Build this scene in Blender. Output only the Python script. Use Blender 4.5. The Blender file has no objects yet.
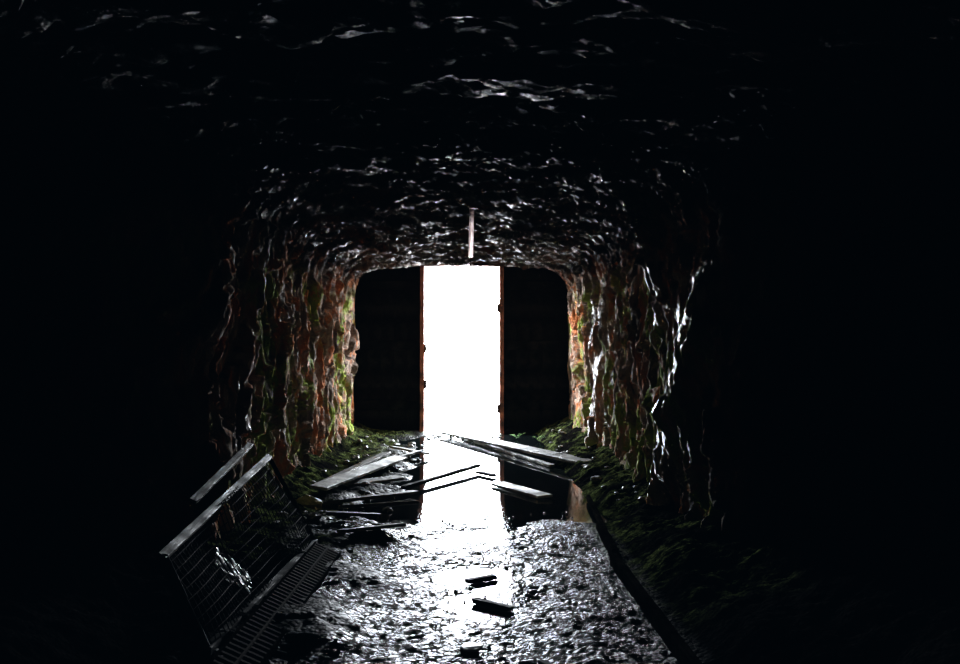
import bpy, math, random, bmesh
import numpy as np
from mathutils import Vector, Matrix
random.seed(7); rng=np.random.RandomState(3)
scene=bpy.context.scene
vs_=scene.view_settings
vs_.view_transform='Standard'; vs_.look='None'; vs_.exposure=0
# film toe: slightly lifted cold blacks, like the slide scan
vs_.use_curve_mapping=True
cm=vs_.curve_mapping; cm.extend='EXTRAPOLATED'
for i,l in ((0,.0004),(1,.0012),(2,.0021)):
    cm.curves[i].points[0].location=(0,l)
cm.update()

# ---------------------------------------------------------------- noise
P=rng.permutation(512); P=np.concatenate([P,P,P])
G=rng.normal(size=(512,3)); G/=np.linalg.norm(G,axis=1)[:,None]
def perlin(x,y,z):
    x,y,z=np.broadcast_arrays(x,y,z)
    xi=np.floor(x).astype(int);yi=np.floor(y).astype(int);zi=np.floor(z).astype(int)
    xf=x-xi;yf=y-yi;zf=z-zi
    f=lambda t:t*t*t*(t*(t*6-15)+10)
    u,v,w=f(xf),f(yf),f(zf)
    def g(a,b,c):
        h=P[(P[(P[(xi+a)&511]+yi+b)&511]+zi+c)&511]
        q=G[h]; return q[...,0]*(xf-a)+q[...,1]*(yf-b)+q[...,2]*(zf-c)
    l=lambda a,b,t:a+(b-a)*t
    return l(l(l(g(0,0,0),g(1,0,0),u),l(g(0,1,0),g(1,1,0),u),v),
             l(l(g(0,0,1),g(1,0,1),u),l(g(0,1,1),g(1,1,1),u),v),w)*1.5
def fbm(x,y,z,o=4):
    s=0;a=1;
    for i in range(o):
        s=s+a*perlin(x*2**i+i*7.3,y*2**i+i*3.1,z*2**i+i*5.7); a*=.5
    return s
def ridged(x,y,z,o=4):
    s=0;a=1
    for i in range(o):
        s=s+a*(1-2*np.abs(perlin(x*2**i+i*7.3,y*2**i+i*3.1,z*2**i+i*5.7))); a*=.5
    return s/2
def smooth(a,b,x):
    t=np.clip((x-a)/(b-a),0,1); return t*t*(3-2*t)
def facets(x,y,seed):
    xi=np.floor(x).astype(int);yi=np.floor(y).astype(int)
    best=np.full(x.shape,9.);val=np.zeros(x.shape)
    for a in(-1,0,1):
        for b in(-1,0,1):
            h=P[(P[(xi+a+seed)&511]+yi+b)&511]
            cx=xi+a+.5+.45*G[h][...,0];cy=yi+b+.5+.45*G[h][...,1]
            d=(x-cx)**2+(y-cy)**2
            v=G[(h+77)&511][...,0]*.6+(x-cx)*G[(h+31)&511][...,1]*.5+(y-cy)*G[(h+31)&511][...,2]*1.1
            m=d<best; best=np.where(m,d,best);val=np.where(m,v,val)
    return val

# ---------------------------------------------------------------- materials
def newmat(name):
    m=bpy.data.materials.new(name); m.use_nodes=True
    nt=m.node_tree; b=nt.nodes['Principled BSDF']; return m,nt,b
def ramp(nt,src,stops):
    r=nt.nodes.new('ShaderNodeValToRGB'); e=r.color_ramp.elements
    while len(e)<len(stops): e.new(.5)
    for i,(p,c) in enumerate(stops):
        e[i].position=p; e[i].color=(*c,1) if len(c)==3 else c
    nt.links.new(src,r.inputs[0]); return r.outputs[0]
def noise_tex(nt,scale,detail=6,rough=.6,vec=None,dist=0):
    n=nt.nodes.new('ShaderNodeTexNoise'); n.inputs['Scale'].default_value=scale
    n.inputs['Detail'].default_value=detail; n.inputs['Roughness'].default_value=rough
    n.inputs['Distortion'].default_value=dist
    if vec is not None: nt.links.new(vec,n.inputs['Vector'])
    return n.outputs['Fac']
def objvec(nt,scale=(1,1,1)):
    tc=nt.nodes.new('ShaderNodeTexCoord'); mp=nt.nodes.new('ShaderNodeMapping')
    mp.inputs['Scale'].default_value=scale
    nt.links.new(tc.outputs['Object'],mp.inputs[0]); return mp.outputs[0]
def mixc(nt,f,a,b):
    m=nt.nodes.new('ShaderNodeMix'); m.data_type='RGBA'
    for s,i in ((f,0),(a,6),(b,7)):
        if hasattr(s,'links'): nt.links.new(s,m.inputs[i])
        else: m.inputs[i].default_value=s if i==0 else (*s,1)
    return m.outputs[2]
def math_(nt,op,a,b):
    m=nt.nodes.new('ShaderNodeMath'); m.operation=op
    for s,i in ((a,0),(b,1)):
        if hasattr(s,'links'): nt.links.new(s,m.inputs[i])
        else: m.inputs[i].default_value=s
    return m.outputs[0]
def bump(nt,b,h,strength,dist):
    n=nt.nodes.new('ShaderNodeBump'); n.inputs['Strength'].default_value=strength
    n.inputs['Distance'].default_value=dist
    nt.links.new(h,n.inputs['Height']); nt.links.new(n.outputs[0],b.inputs['Normal'])
def attr(nt,n):
    a=nt.nodes.new('ShaderNodeAttribute'); a.attribute_name=n; return a.outputs['Fac']

def rock_material():
    m,nt,b=newmat('wet_rock')
    v=objvec(nt); vs=objvec(nt,(.45,1.3,.4))
    base=ramp(nt,noise_tex(nt,3,8,.7,vs),[(.3,(.05,.04,.037)),(.46,(.24,.175,.14)),(.58,(.56,.43,.34)),(.72,(.78,.70,.63))])
    rust=ramp(nt,noise_tex(nt,3.0,7,.72,vs,.6),[(.50,(0,0,0)),(.58,(1,1,1))])
    c=mixc(nt,rust,base,(.58,.20,.08))
    mn=ramp(nt,noise_tex(nt,5,7,.72,v),[(.46,(0,0,0)),(.54,(1,1,1))])
    mf=math_(nt,'MULTIPLY',attr(nt,'moss'),mn)
    c=mixc(nt,mf,c,(.29,.37,.07))
    painted_shade=attr(nt,'painted_shade')
    c=mixc(nt,math_(nt,'MULTIPLY',painted_shade,.97),c,(.004,.004,.005))  # painted shade: pulls the rock colour down to near black
    nt.links.new(c,b.inputs['Base Color'])
    wn=ramp(nt,noise_tex(nt,4,7,.72,v),[(.51,(0,0,0)),(.58,(1,1,1))])
    wf=math_(nt,'MINIMUM',math_(nt,'ADD',math_(nt,'MULTIPLY',wn,.07),math_(nt,'MULTIPLY',attr(nt,'wet'),math_(nt,'ADD',.16,wn))),1.0)
    gl=math_(nt,'MINIMUM',math_(nt,'MULTIPLY',wf,4.0),1.0)
    nt.links.new(math_(nt,'SUBTRACT',.8,math_(nt,'MULTIPLY',gl,.62)),b.inputs['Roughness'])
    nt.links.new(math_(nt,'ADD',math_(nt,'MULTIPLY',wf,.7),.008),b.inputs['Specular IOR Level'])
    h=math_(nt,'ADD',noise_tex(nt,7,9,.74,vs),math_(nt,'MULTIPLY',noise_tex(nt,34,5,.65,v),.35))
    bump(nt,b,h,1.0,.08)
    return m
ROCK=rock_material()

def ground_material():
    m,nt,b=newmat('wet_gravel_ground')
    v=objvec(nt)
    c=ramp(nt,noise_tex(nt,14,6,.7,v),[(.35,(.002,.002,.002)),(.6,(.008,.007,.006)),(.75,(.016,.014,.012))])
    mn=ramp(nt,noise_tex(nt,7,9,.78,v),[(.45,(0,0,0)),(.62,(1,1,1))])
    mo=attr(nt,'moss'); ma=attr(nt,'matte'); du=attr(nt,'dull')
    mf=math_(nt,'MULTIPLY',mo,mn)
    c=mixc(nt,mf,c,(.12,.155,.05))
    nt.links.new(c,b.inputs['Base Color'])
    r=ramp(nt,noise_tex(nt,5,4,.6,v),[(.4,(.08,)*3),(.65,(.22,)*3)])
    nt.links.new(math_(nt,'ADD',r,math_(nt,'MULTIPLY',ma,.6)),b.inputs['Roughness'])
    k=math_(nt,'MULTIPLY',math_(nt,'SUBTRACT',1.0,ma),math_(nt,'SUBTRACT',1.0,math_(nt,'MULTIPLY',du,.85)))
    nt.links.new(math_(nt,'MULTIPLY',k,.2),b.inputs['Specular IOR Level'])
    vo=nt.nodes.new('ShaderNodeTexVoronoi'); vo.inputs['Scale'].default_value=34
    nt.links.new(v,vo.inputs['Vector'])
    h=math_(nt,'ADD',math_(nt,'MULTIPLY',vo.outputs['Distance'],-1.2),noise_tex(nt,30,6,.7,v))
    bump(nt,b,h,.9,.03)
    return m
GROUND=ground_material()

def water_material():
    m,nt,b=newmat('still_water')
    b.inputs['Base Color'].default_value=(.003,.004,.004,1)
    b.inputs['Roughness'].default_value=.03; b.inputs['IOR'].default_value=1.33
    v=objvec(nt,(1,.6,1))
    tc=nt.nodes.new('ShaderNodeTexCoord'); sp=nt.nodes.new('ShaderNodeSeparateXYZ'); nt.links.new(tc.outputs['Object'],sp.inputs[0])
    mr=nt.nodes.new('ShaderNodeMapRange'); mr.inputs[1].default_value=9.5; mr.inputs[2].default_value=6.5
    mr.inputs[3].default_value=.05; mr.inputs[4].default_value=1; nt.links.new(sp.outputs[1],mr.inputs[0])
    bump(nt,b,math_(nt,'MULTIPLY',noise_tex(nt,20,4,.6,v),mr.outputs[0]),.24,.02)
    return m
WATER=water_material()

def wood_material(name,c1,c2,rough=.35,spec=.5):
    m,nt,b=newmat(name)
    v=objvec(nt,(1.5,14,14))
    c=ramp(nt,noise_tex(nt,3,8,.7,v),[(.3,c1),(.7,c2)])
    d=ramp(nt,noise_tex(nt,3,5,.7,objvec(nt)),[(.4,(.15,.14,.13)),(.62,(1,1,1))])
    mx=nt.nodes.new('ShaderNodeMix'); mx.data_type='RGBA'; mx.blend_type='MULTIPLY'; mx.inputs[0].default_value=1
    nt.links.new(c,mx.inputs[6]); nt.links.new(d,mx.inputs[7])
    nt.links.new(mx.outputs[2],b.inputs['Base Color'])
    r=ramp(nt,noise_tex(nt,4,3,.5,objvec(nt)),[(.4,(rough*.6,)*3),(.6,(rough*1.5,)*3)])
    nt.links.new(r,b.inputs['Roughness']); b.inputs['Specular IOR Level'].default_value=spec
    bump(nt,b,noise_tex(nt,5,8,.7,v),.6,.012)
    return m
WOOD_WET=wood_material('wet_grey_wood',(.05,.045,.035),(.22,.20,.17),.45,.2)
WOOD_PALE=wood_material('pale_wood',(.22,.20,.18),(.5,.46,.42),.5,.3)
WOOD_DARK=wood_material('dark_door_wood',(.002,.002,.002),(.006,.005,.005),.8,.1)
WOOD_JAMB=wood_material('jamb_wood',(.25,.08,.05),(.5,.18,.12),.5)  # reddish glow along the doorway edges is painted into this wood colour
WOOD_CURB=wood_material('rotten_curb_wood',(.004,.004,.004),(.03,.025,.02),.9,.0)
def simple(name,col,rough,metal=0,bs=0,spec=.5):
    m,nt,b=newmat(name)
    c=ramp(nt,noise_tex(nt,12,6,.7,objvec(nt)),[(.3,tuple(x*.5 for x in col)),(.7,col)])
    nt.links.new(c,b.inputs['Base Color'])
    b.inputs['Roughness'].default_value=rough; b.inputs['Metallic'].default_value=metal
    b.inputs['Specular IOR Level'].default_value=spec
    if bs: bump(nt,b,noise_tex(nt,25,6,.7,objvec(nt)),bs,.01)
    return m
METAL=simple('rusty_steel',(.02,.012,.009),.85,0,.3,.02)
LEAF=simple('fern_green',(.10,.25,.04),.5)
STONE=simple('damp_stone',(.1,.09,.065),.45,0,.6)
YSTONE=simple('yellowish_stone',(.6,.55,.25),.5,0,.5)
PLASTIC=simple('pale_plastic',(.4,.42,.5),.3)
TUBE=simple('glow_through_pipe',(.95,.72,.68),.6)
TUBE.node_tree.nodes['Principled BSDF'].inputs['Transmission Weight'].default_value=.85  # translucency added so the backlit pipe glows pale towards the camera
TUBE.node_tree.nodes['Principled BSDF'].inputs['IOR'].default_value=1.15
def outside_material():
    m,nt,b=newmat('bright_gravel_outside')
    v=objvec(nt,(1,.45,1))
    c=ramp(nt,noise_tex(nt,4,8,.75,v),[(.40,(.005,.004,.004)),(.46,(.5,.45,.43)),(.7,(.6,.55,.53))])
    nt.links.new(c,b.inputs['Base Color']); b.inputs['Roughness'].default_value=.9
    b.inputs['Specular IOR Level'].default_value=.0
    return m
OUTG=outside_material()

# ---------------------------------------------------------------- helpers
def add_obj(name,verts,faces,mat,smooth_=False,parent=None):
    me=bpy.data.meshes.new(name); me.from_pydata([tuple(v) for v in verts],[],faces); me.update()
    me.materials.append(mat)
    o=bpy.data.objects.new(name,me); scene.collection.objects.link(o)
    if parent: o.parent=parent
    return o
def grid_obj(name,X,Y,Z,mat,attrs={}):
    n,m=X.shape
    co=np.stack([X,Y,Z],-1).reshape(-1,3).astype(np.float32)
    i=np.arange(n-1)[:,None]*m+np.arange(m-1)[None,:]
    q=np.stack([i,i+1,i+m+1,i+m],-1).reshape(-1,4)
    me=bpy.data.meshes.new(name)
    me.vertices.add(len(co)); me.vertices.foreach_set('co',co.ravel())
    me.loops.add(q.size); me.loops.foreach_set('vertex_index',q.ravel().astype(np.int32))
    me.polygons.add(len(q)); me.polygons.foreach_set('loop_start',(np.arange(len(q))*4).astype(np.int32))
    me.update(calc_edges=True)
    me.polygons.foreach_set('use_smooth',np.ones(len(q),dtype=bool))
    for k,a in attrs.items():
        at=me.attributes.new(k,'FLOAT','POINT'); at.data.foreach_set('value',np.broadcast_to(a,X.shape).astype(np.float32).ravel())
    me.materials.append(mat); me.update()
    o=bpy.data.objects.new(name,me); scene.collection.objects.link(o); return o
def box_geo(l,w,h,rag=0):
    V=[];F=[];n=8
    for i in range(n+1):
        x=-l/2+l*i/n
        dx=lambda: (random.uniform(-rag,rag) if i in(0,n) else 0)
        j=random.uniform(-.02,.02)*w if rag else 0
        for (yy,zz) in((-w/2,-h/2),(w/2,-h/2),(w/2,h/2),(-w/2,h/2)):
            V.append((x+dx(),yy+j,zz))
    for i in range(n):
        a=i*4;b=a+4
        for k in range(4):
            F.append((a+k,a+(k+1)%4,b+(k+1)%4,b+k))
    F.append((3,2,1,0)); e=n*4; F.append((e,e+1,e+2,e+3))
    return V,F
def board(name,p1,p2,w,h,mat,roll=0,rag=.02,parent=None,side=None):
    p1=Vector(p1);p2=Vector(p2); d=p2-p1; l=d.length
    V,F=box_geo(l,w,h,rag)
    o=add_obj(name,V,F,mat,parent=parent)
    x=d.normalized(); y=Vector((0,0,1)).cross(x)
    if side: y=Vector(side)
    y.normalize(); z=x.cross(y)
    M=Matrix((x,y,z)).transposed().to_4x4()@Matrix.Rotation(roll,4,'X')
    M.translation=(p1+p2)/2; o.matrix_world=M
    bv=o.modifiers.new('bevel','BEVEL'); bv.width=min(w,h)*.12; bv.segments=2
    return o
def empty(name,loc=(0,0,0)):
    e=bpy.data.objects.new(name,None); e.empty_display_size=.1; scene.collection.objects.link(e); return e

# ---------------------------------------------------------------- tunnel rock shell
Y_END=16.6
def profile():
    a,b,zc,n=2.0,1.80,1.28,7.0
    pts=[(-a,z) for z in np.linspace(-.35,zc,60)][:-1]
    t=np.linspace(math.pi,0,3000)
    for tt in t:
        c,s=math.cos(tt),math.sin(tt)
        pts.append((a*math.copysign(abs(c)**(2/n),c),zc+b*abs(s)**(2/n)))
    pts+=[(a,z) for z in np.linspace(zc,-.35,60)][1:]
    p=np.array(pts); d=np.r_[0,np.cumsum(np.linalg.norm(np.diff(p,axis=0),axis=1))]
    M=500; s=np.linspace(0,d[-1],M)
    px=np.interp(s,d,p[:,0]);pz=np.interp(s,d,p[:,1])
    tx=np.gradient(px,s);tz=np.gradient(pz,s)
    k=np.ones(25)/25
    tx=np.convolve(np.pad(tx,12,'edge'),k,'valid');tz=np.convolve(np.pad(tz,12,'edge'),k,'valid')
    L=np.hypot(tx,tz);tx/=L;tz/=L
    return s,px,pz,tz,-tx
s,px,pz,nx,nz=profile()
ys=np.concatenate([np.arange(-3.5,3,.05),np.arange(3,Y_END,.018),[Y_END]])
S,Yg=np.meshgrid(s,ys); PX=np.broadcast_to(px,S.shape);PZ=np.broadcast_to(pz,S.shape)
ceilf=smooth(2.3,2.9,PZ)
wx=fbm(S*.8,Yg*.8,2.2,3)*.35
big=fbm(S*.35+3,Yg*.45,0.5,3)
fold=ridged(S*.4+wx,Yg*1.1+wx*1.2,4.4,3)
midw=ridged(S*.9+wx*.8,Yg*3.0+wx*1.4,8.1,4)
midc=ridged(S*2.6+wx,Yg*4.2+wx*1.4,3.1,4)
mid=midw*(1-ceilf)+midc*.8*ceilf
j=fbm(S*4,Yg*6,3.7,3)*.14
fc1=facets(S*1.0+wx+j*.5,Yg*2.8+wx*2+j,5)
fc2=facets(S*3.0+wx*2+j,Yg*6.5+wx*3+j*1.5,90)
fine=fbm(S*7,Yg*13+wx*3,1.7,4)
rip=ridged(S*7+wx*2,Yg*11+wx*4,7.7,3)
env=1-.7*smooth(15.2,16.5,Yg)
D=(.06*big+.08*(fold-.2)+.10*(mid-.3)+.10*fc1*(1-.5*ceilf)+.07*fc2+.022*fine+ceilf*(.04*rip+.03*fold))
D=D*env
stot=s[-1]
wet=np.zeros_like(S)
def rib(y0,slant,width,amp,sc,sw,wamt,calm=0):
    global D,wet
    yc=y0+slant*(PZ-1)+.12*perlin(S*1.6,0.3,y0)
    w_=width*(1+.35*perlin(S*2.1,5.5,y0))
    zz=np.exp(-((S-sc)/sw)**4)
    g=np.exp(-((Yg-yc)/w_)**2)*zz
    D=D*(1-calm*np.exp(-((Yg-yc)/(w_*2.2))**2)*zz)
    D+=amp*g*(1+.4*perlin(S*5,Yg*9,3.3)); wet=np.maximum(wet,wamt*np.exp(-((Yg-yc)/(w_*1.4))**2)*zz)
rib(7.4,-.75,.36,.20,stot-1.3,1.2,1.8,.4)
rib(7.0,-.4,.14,.10,stot-2.0,.7,1.4,.3)
rib(12.6,-.1,.5,.12,stot-1.3,1.2,1.5,.3)
rib(7.6,.1,.2,.03,1.4,1.5,.15)
rib(8.0,0,.25,.18,stot-3.0,.8,1.2)
wet=np.maximum(wet,.95*smooth(2.8,3.04,PZ)*smooth(-.18,.17,fbm(S*.9,Yg*.9,6.1,3)+.14*smooth(4,10,Yg))*(1-.7*smooth(1.3,1.75,np.abs(PX))*(1-smooth(8,11,Yg))))
moss=smooth(-.15,.25,fbm(S*1.1,Yg*.9,9.2,3))*(1-smooth(2.2,2.7,PZ))
painted_shade=np.clip(1-smooth(5.6,6.8,Yg+.4*perlin(S,Yg,1.2))+.9*ceilf,0,1)  # darkness of the near end and ceiling, put into the rock colour
# the gallery opens out into a wider chamber on the viewer's side
Wr=np.where(PX>0,4.7,5.2)
W=1+.75*(1-smooth(Wr,Wr+1.8,Yg+.2*perlin(S*.7,0.5,2.2)))-.07*np.exp(-((Yg-7.2)/2.3)**2)
X=PX*W+nx*D; Z=PZ+nz*D+.12*np.maximum(W-1,0)*smooth(1.5,2.8,PZ); Y=Yg+.10*fbm(S*2,Yg*3,5.5,3)*env
i1=int(np.argmax(pz>2.75)); i2=len(pz)-i1-1
for nm,a,b in(('wall_left',0,i1+1),('ceiling',i1,i2+1),('wall_right',i2,len(pz))):
    sl=np.s_[:,a:b]
    grid_obj(nm,X[sl],Y[sl],Z[sl],ROCK,{'moss':moss[sl],'wet':wet[sl],'painted_shade':painted_shade[sl]})
bx,bz=np.meshgrid(np.linspace(-4.2,4.2,120),np.linspace(-.5,3.9,70))
by=-3.2+.35*fbm(bx*.8,bz*.8,3.1,4)
grid_obj('wall_back',bx,by,bz,ROCK,{'moss':0,'wet':0,'painted_shade':1})

# ---------------------------------------------------------------- floor
fx,fy=np.meshgrid(np.arange(-4,4.01,.022),np.concatenate([np.arange(-3.5,3,.06),np.arange(3,Y_END+.5,.02)]))
def floor_h(fx,fy):
    pud=smooth(8.0,8.9,fy+.5*perlin(fx*1.5,fy*1.2,.2))
    left=smooth(-.55,-1.2,fx+.3*perlin(fx*1,fy*1,4.2))
    right=smooth(1.22,1.6,fx+.08*perlin(fx*1,fy*1.3,7.2))
    lump=fbm(fx*1.6,fy*1.6,2.4,4)
    h=.016*lump+.018*ridged(fx*12,fy*12,.4,3)-.043+.020*smooth(.2,.75,np.abs(fx-.05))
    h=h-.06*pud
    side=np.maximum(left*.09*(.8+.8*lump),right*(.16+.08*lump))
    side=np.where(fx<0,side*(1-.25*pud*(1-smooth(-.2,.4,lump))),side)
    h=h+side+.25*smooth(1.5,2.3,np.abs(fx))
    rub=ridged(fx*4,fy*4,6.1,3)*.03*np.maximum(left,right)
    return h+rub,left,right
fh,fl,frr=floor_h(fx,fy)
fmatte=np.maximum(smooth(1.0,1.3,fx),smooth(-.95,-1.5,fx))
fmatte=np.maximum(fmatte,np.clip(np.maximum(fl,frr)*smooth(-.3,.2,fbm(fx*1.3,fy*1.3,8.8,3)+.1),0,1))
fdull=smooth(.15,.7,np.abs(fx-.05)+.35*fbm(fx*2,fy*2,1.9,3))
edge=np.maximum(smooth(1.05,1.3,fx),smooth(-.8,-1.2,fx))
fmoss=edge*smooth(2.2,1.8,np.abs(fx))*np.where(fx>0,smooth(4.8,6.2,fy),smooth(6.5,7.6,fy))*smooth(-.5,.2,fbm(fx*2,fy*2,3.3,3))*np.where(fx>0,1.25,1.0)
fmoss=np.maximum(fmoss,.5*smooth(-.45,-.75,fx)*smooth(6.2,6.8,fy)*smooth(8,7.3,fy))
floor=grid_obj('floor',fx,fy,fh,GROUND,{'moss':np.clip(fmoss,0,1),'matte':fmatte,'dull':fdull})
def gz(x,y):
    h,_,_=floor_h(np.array([[x]]),np.array([[y]])); return float(h[0,0])
def wz(x,y): return max(gz(x,y),-.03 if abs(x)<1.1 or y>7.6 else -9)
wxg,wyg=np.meshgrid(np.linspace(-1.45,1.4,40),np.linspace(3.0,16.45,120))
grid_obj('water_puddle',wxg,wyg,wxg*0-.035,WATER)
ox,oy=np.meshgrid(np.linspace(-30,30,120),16.9+np.linspace(0,1,160)**2.2*90)
oz=.05*fbm(ox*.8,oy*.8,1.1,4)-.05
grid_obj('ground_outside',ox,oy,oz,OUTG)

# ---------------------------------------------------------------- doors and frame
def door_leaf(name,x0,x1):
    e=empty(name)
    n=8; w=(x1-x0)/n
    for i in range(n):
        xc=x0+w*(i+.5)
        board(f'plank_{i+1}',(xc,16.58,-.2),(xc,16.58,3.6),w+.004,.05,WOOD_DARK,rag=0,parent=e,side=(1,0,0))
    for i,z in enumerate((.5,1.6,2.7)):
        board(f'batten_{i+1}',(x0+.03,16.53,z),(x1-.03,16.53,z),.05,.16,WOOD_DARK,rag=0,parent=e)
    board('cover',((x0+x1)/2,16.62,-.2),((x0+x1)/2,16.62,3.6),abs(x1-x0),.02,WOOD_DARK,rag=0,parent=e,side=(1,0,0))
    return e
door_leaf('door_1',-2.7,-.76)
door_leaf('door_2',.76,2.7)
fr=empty('door_frame')
for i,x in enumerate((-.73,.73)):
    board(f'jamb_{i+1}',(x,16.58,-.1),(x,16.58,3.3),.08,.16,WOOD_JAMB,rag=0,parent=fr,side=(1,0,0))
board('lintel',(-.8,16.58,3.12),(.8,16.58,3.12),.14,.14,WOOD_JAMB,rag=0,parent=fr)
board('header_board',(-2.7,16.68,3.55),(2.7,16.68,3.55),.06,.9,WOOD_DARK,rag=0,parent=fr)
for i,(z,x) in enumerate(((.8,-.675),(1.45,-.675),(.35,.675),(2.2,.675))):
    board(f'latch_{i+1}',(x,16.52,z),(x,16.52,z+.16),.05,.03,METAL,rag=0,parent=fr,side=(1,0,0))

# ---------------------------------------------------------------- planks on floor
def plank(name,a,b,w,h=.03,mat=WOOD_WET,lift=(0,0),roll=0):
    z1=wz(*a)+h/2+lift[0]; z2=wz(*b)+h/2+lift[1]
    return board(name,(a[0],a[1],z1),(b[0],b[1],z2),w,h,mat,roll=roll)
plank('long_plank',(-.28,16.2),(1.62,11.6),.26,.04,WOOD_WET,(.05,-.02),.05)
plank('long_plank',(.05,15.6),(1.2,12.0),.08,.04,WOOD_WET,(.0,.0),0)
plank('short_plank',(.42,10.45),(.88,9.55),.17,.03,WOOD_PALE,(.01,.01),.05)
plank('broken_stick',(-.66,10.0),(.22,11.7),.06,.04,WOOD_DARK,(.03,.05))
plank('broken_stick',(.2,11.4),(.4,11.1),.08,.03,WOOD_DARK,(.01,.01))
pile=[((-1.49,9.4),(-.83,12.2),.20),((-1.55,10.3),(-1.05,12.6),.14),((-1.15,8.5),(-.43,8.85),.13),
 ((-.98,7.3),(-.52,7.8),.12),((-1.02,9.4),(-.5,9.75),.13),((-1.2,8.0),(-.75,8.2),.1),((-1.3,10.2),(-.72,10.6),.16),
 ((-1.25,11.3),(-.6,13.2),.12),((-1.4,9.0),(-.8,9.3),.1),((-1.05,13.6),(-.5,13.0),.12)]
for i,(a,b,w) in enumerate(pile):
    plank('broken_plank',a,b,w,.03,WOOD_WET if i%3 else WOOD_PALE,(random.uniform(.01,.05),random.uniform(.03,.08)),random.uniform(-.25,.25))
plank('wood_scrap',(.04,6.18),(.23,6.3),.05,.03,WOOD_DARK,(.0,.0))
plank('wood_scrap',(.08,5.72),(.30,5.53),.05,.03,WOOD_DARK,(.0,.0))
plank('wood_scrap',(.40,4.6),(.52,4.4),.04,.02,WOOD_DARK,(.01,.01))

# ---------------------------------------------------------------- timber curb
def curb(name,a,b,w=.05,h=.10):
    z=max(gz(*a),gz(*b))
    return board(name,(a[0],a[1],z+h*.4),(b[0],b[1],z+h*.4),w,h,WOOD_CURB)
curb('timber_curb',(1.13,4.0),(1.11,6.6)); curb('timber_curb',(1.14,6.7),(1.2,7.9)); curb('timber_curb',(1.24,8.0),(1.32,9.4),.04,.06)

# ---------------------------------------------------------------- stones
def stone(name,x,y,r,mat=STONE,flat=.65):
    bm=bmesh.new(); bmesh.ops.create_icosphere(bm,subdivisions=3,radius=1)
    sd=random.uniform(0,50)
    V=np.array([v.co[:] for v in bm.verts])
    k=1+.45*fbm(V[:,0]*1.1+sd,V[:,1]*1.1,V[:,2]*1.1,3)
    for v,kk in zip(bm.verts,k): v.co=v.co*kk; v.co.z*=flat
    me=bpy.data.meshes.new(name); bm.to_mesh(me); bm.free(); me.materials.append(mat)
    o=bpy.data.objects.new(name,me); scene.collection.objects.link(o)
    o.scale=(r*random.uniform(.8,1.3),r*random.uniform(.8,1.3),r); o.rotation_euler=(0,0,random.uniform(0,6))
    o.location=(x,y,wz(x,y)+r*flat*.5); return o
stone('yellowish_rock',-1.5,8.9,.12,YSTONE)
stone('glint_dome',.05,4.85,.05,PLASTIC,.2)  # glossy dome added to stand in for a bright glint of pooled water
loose=[]
def rubble(name,n,xr,yr,rr,mat):
    bm=bmesh.new()
    for i in range(n):
        x=random.uniform(*xr);y=random.uniform(*yr);r=random.uniform(*rr)
        res=bmesh.ops.create_icosphere(bm,subdivisions=2,radius=r)
        sc=(random.uniform(.7,1.5),random.uniform(.7,1.5),random.uniform(.4,.8)); z=wz(x,y)
        rot=Matrix.Rotation(random.uniform(0,6),3,'Z')
        for v in res['verts']:
            c=v.co*(1+random.uniform(-.22,.22)); c=Vector((c.x*sc[0],c.y*sc[1],c.z*sc[2])); v.co=rot@c+Vector((x,y,z+r*.2))
    me=bpy.data.meshes.new(name); bm.to_mesh(me); bm.free(); me.materials.append(mat)
    o=bpy.data.objects.new(name,me); scene.collection.objects.link(o); loose.append(o); return o
rubble('r1',60,(-1.75,-.6),(7.6,15.5),(.02,.06),STONE)
rubble('r2',25,(1.4,1.8),(8,15.5),(.02,.06),STONE)
rubble('r3',160,(-.9,1.05),(3.8,8.8),(.006,.014),GROUND)
rubble('r4',40,(-.7,.7),(15.6,16.4),(.015,.04),STONE)
with bpy.context.temp_override(active_object=floor,selected_objects=[floor]+loose,selected_editable_objects=[floor]+loose):
    bpy.ops.object.join()

# ---------------------------------------------------------------- wire mesh fence panel leaning on left wall
fence=empty('wire_mesh_fence_panel')
A=Vector((-1.25,4.45,.10)); B=Vector((-1.15,7.1,.06))
C=Vector((-1.50,4.55,.54)); Dv=Vector((-1.50,7.05,.73))
board('top_rail',C,Dv,.05,.03,WOOD_WET,parent=fence,roll=.5)
board('bottom_rail',A,B,.05,.04,WOOD_DARK,parent=fence)
board('end_post',B,Dv,.035,.03,WOOD_CURB,parent=fence)
board('end_post_near',A,C,.05,.04,WOOD_DARK,parent=fence)
board('back_rail',(-1.72,5.8,.60),(-1.74,7.45,.78),.05,.03,WOOD_WET,parent=fence,roll=.4)
def wires(name,segs,r,mat,parent=None):
    cu=bpy.data.curves.new(name,'CURVE'); cu.dimensions='3D'; cu.bevel_depth=r; cu.bevel_resolution=2
    for sg in segs:
        sp=cu.splines.new('POLY'); sp.points.add(len(sg)-1)
        for p,q in zip(sp.points,sg): p.co=(*q,1)
    o=bpy.data.objects.new(name,cu); scene.collection.objects.link(o); cu.materials.append(mat)
    if parent: o.parent=parent
    return o
def q(u,v):
    p=A.lerp(B,u).lerp(C.lerp(Dv,u),v)
    k=.03*math.sin(u*7+v*4)+.02*math.sin(u*17)
    return p+Vector((k*.7,0,k*.5))
segs=[[q(i/46,j/10) for j in range(11)] for i in range(47)]+[[q(i/46,j/10) for i in range(47)] for j in range(11)]
wires('wire_mesh',segs,.003,METAL,fence)

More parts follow.
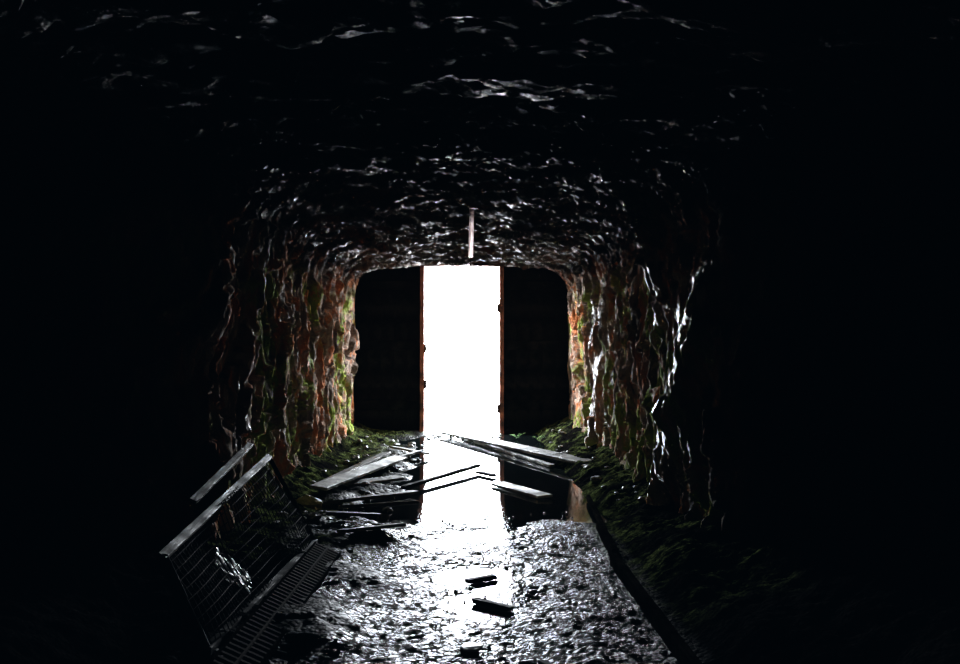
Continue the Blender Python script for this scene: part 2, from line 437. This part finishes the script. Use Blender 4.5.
gr=empty('metal_floor_grating')
g0=Vector((-1.06,4.2,.10)); g1=Vector((-1.0,6.75,.08)); gd=(g1-g0); gl=gd.length; gd.normalize(); gp=Vector((gd.y,-gd.x,0))
gp=(gp+Vector((0,0,-.45))).normalized()
gw=.20
for k in range(3):
    off=gp*(-gw/2+gw*k/2)
    board(f'bar_{k+1}',g0+off,g0+gd*gl+off,.012,.03,WOOD_CURB if k!=1 else METAL,rag=0,parent=gr)
nrung=40
for i in range(nrung+1):
    c=g0+gd*(gl*i/nrung)
    board(f'rung_{i+1}',c-gp*gw/2,c+gp*gw/2,.022,.012,METAL,rag=0,parent=gr)

cx,cy=np.meshgrid(np.linspace(-.14,.14,30),np.linspace(-.2,.2,30))
pl=grid_obj('crumpled_plastic_sheet',cx,cy,.05*ridged(cx*9,cy*9,1.5,3)+.02,PLASTIC)
pl.location=(-1.42,5.5,.20); pl.rotation_euler=(.1,.75,.3)

# ---------------------------------------------------------------- hanging tube
hp=empty('hanging_tube')
wires('tube',[[(.10,9.2,3.25),(.10,9.2,2.95),(.095,9.2,2.7),(.09,9.2,2.50)]],.025,TUBE,hp)
wires('collar',[[(.10,9.2,3.05),(.10,9.2,3.0)]],.035,METAL,hp)
wires('wire_tail',[[(.09,9.2,2.50),(.085,9.2,2.42),(.10,9.2,2.38)]],.005,METAL,hp)

# ---------------------------------------------------------------- ferns
def fern(name,x,y,n,r,zz=None):
    V=[];F=[]
    z0=wz(x,y) if zz is None else zz
    for i in range(n):
        a=random.uniform(0,6.28);L=r*random.uniform(.6,1.1);dx,dy=math.cos(a),math.sin(a)
        K=9
        for k in range(1,K):
            t=k/K; c=Vector((x+dx*L*t*.8,y+dy*L*t*.8,z0+L*(1.3*t-.9*t*t)))
            wd=.35*L*math.sin(math.pi*min(1,t*.9+.1))*.6
            for sgn in(-1,1):
                e=c+Vector((-dy*sgn*wd+dx*wd*.4,dx*sgn*wd+dy*wd*.4,-.1*wd))
                b0=len(V); h=L/K*.45
                V+= [c-Vector((dx,dy,0))*h*.5, c+Vector((dx,dy,0))*h*.5, e]
                F.append((b0,b0+1,b0+2))
    return add_obj(name,V,F,LEAF)
fern('fern_clump',.95,15.6,12,.22); fern('fern_clump',-.62,16.1,10,.18); fern('fern_clump',1.3,15.2,8,.2)
fern('weed_outside',-.1,18.2,14,.3,-.05); fern('weed_outside',.5,18.8,12,.25,-.05); fern('weed_outside',-.55,19.5,12,.3,-.05)

# ---------------------------------------------------------------- light
w=bpy.data.worlds.new('overcast_sky'); scene.world=w; w.use_nodes=True
bg=w.node_tree.nodes['Background']; bg.inputs[0].default_value=(.86,.93,1,1); bg.inputs[1].default_value=64
pd=bpy.data.lights.new('doorway_portal','AREA'); pd.shape='RECTANGLE'; pd.size=1.5; pd.size_y=3.3
pd.cycles.is_portal=True
po=bpy.data.objects.new('doorway_portal',pd); scene.collection.objects.link(po)
po.location=(0,16.75,1.55); po.rotation_euler=(math.radians(-90),0,0)

# ---------------------------------------------------------------- camera
cd=bpy.data.cameras.new('camera'); cd.sensor_width=36; cd.lens=900*36/960; cd.clip_end=300
co=bpy.data.objects.new('camera',cd); scene.collection.objects.link(co)
co.location=(0,0,1.6); co.rotation_euler=(math.radians(90.83),0,math.radians(-1.15))
scene.camera=co
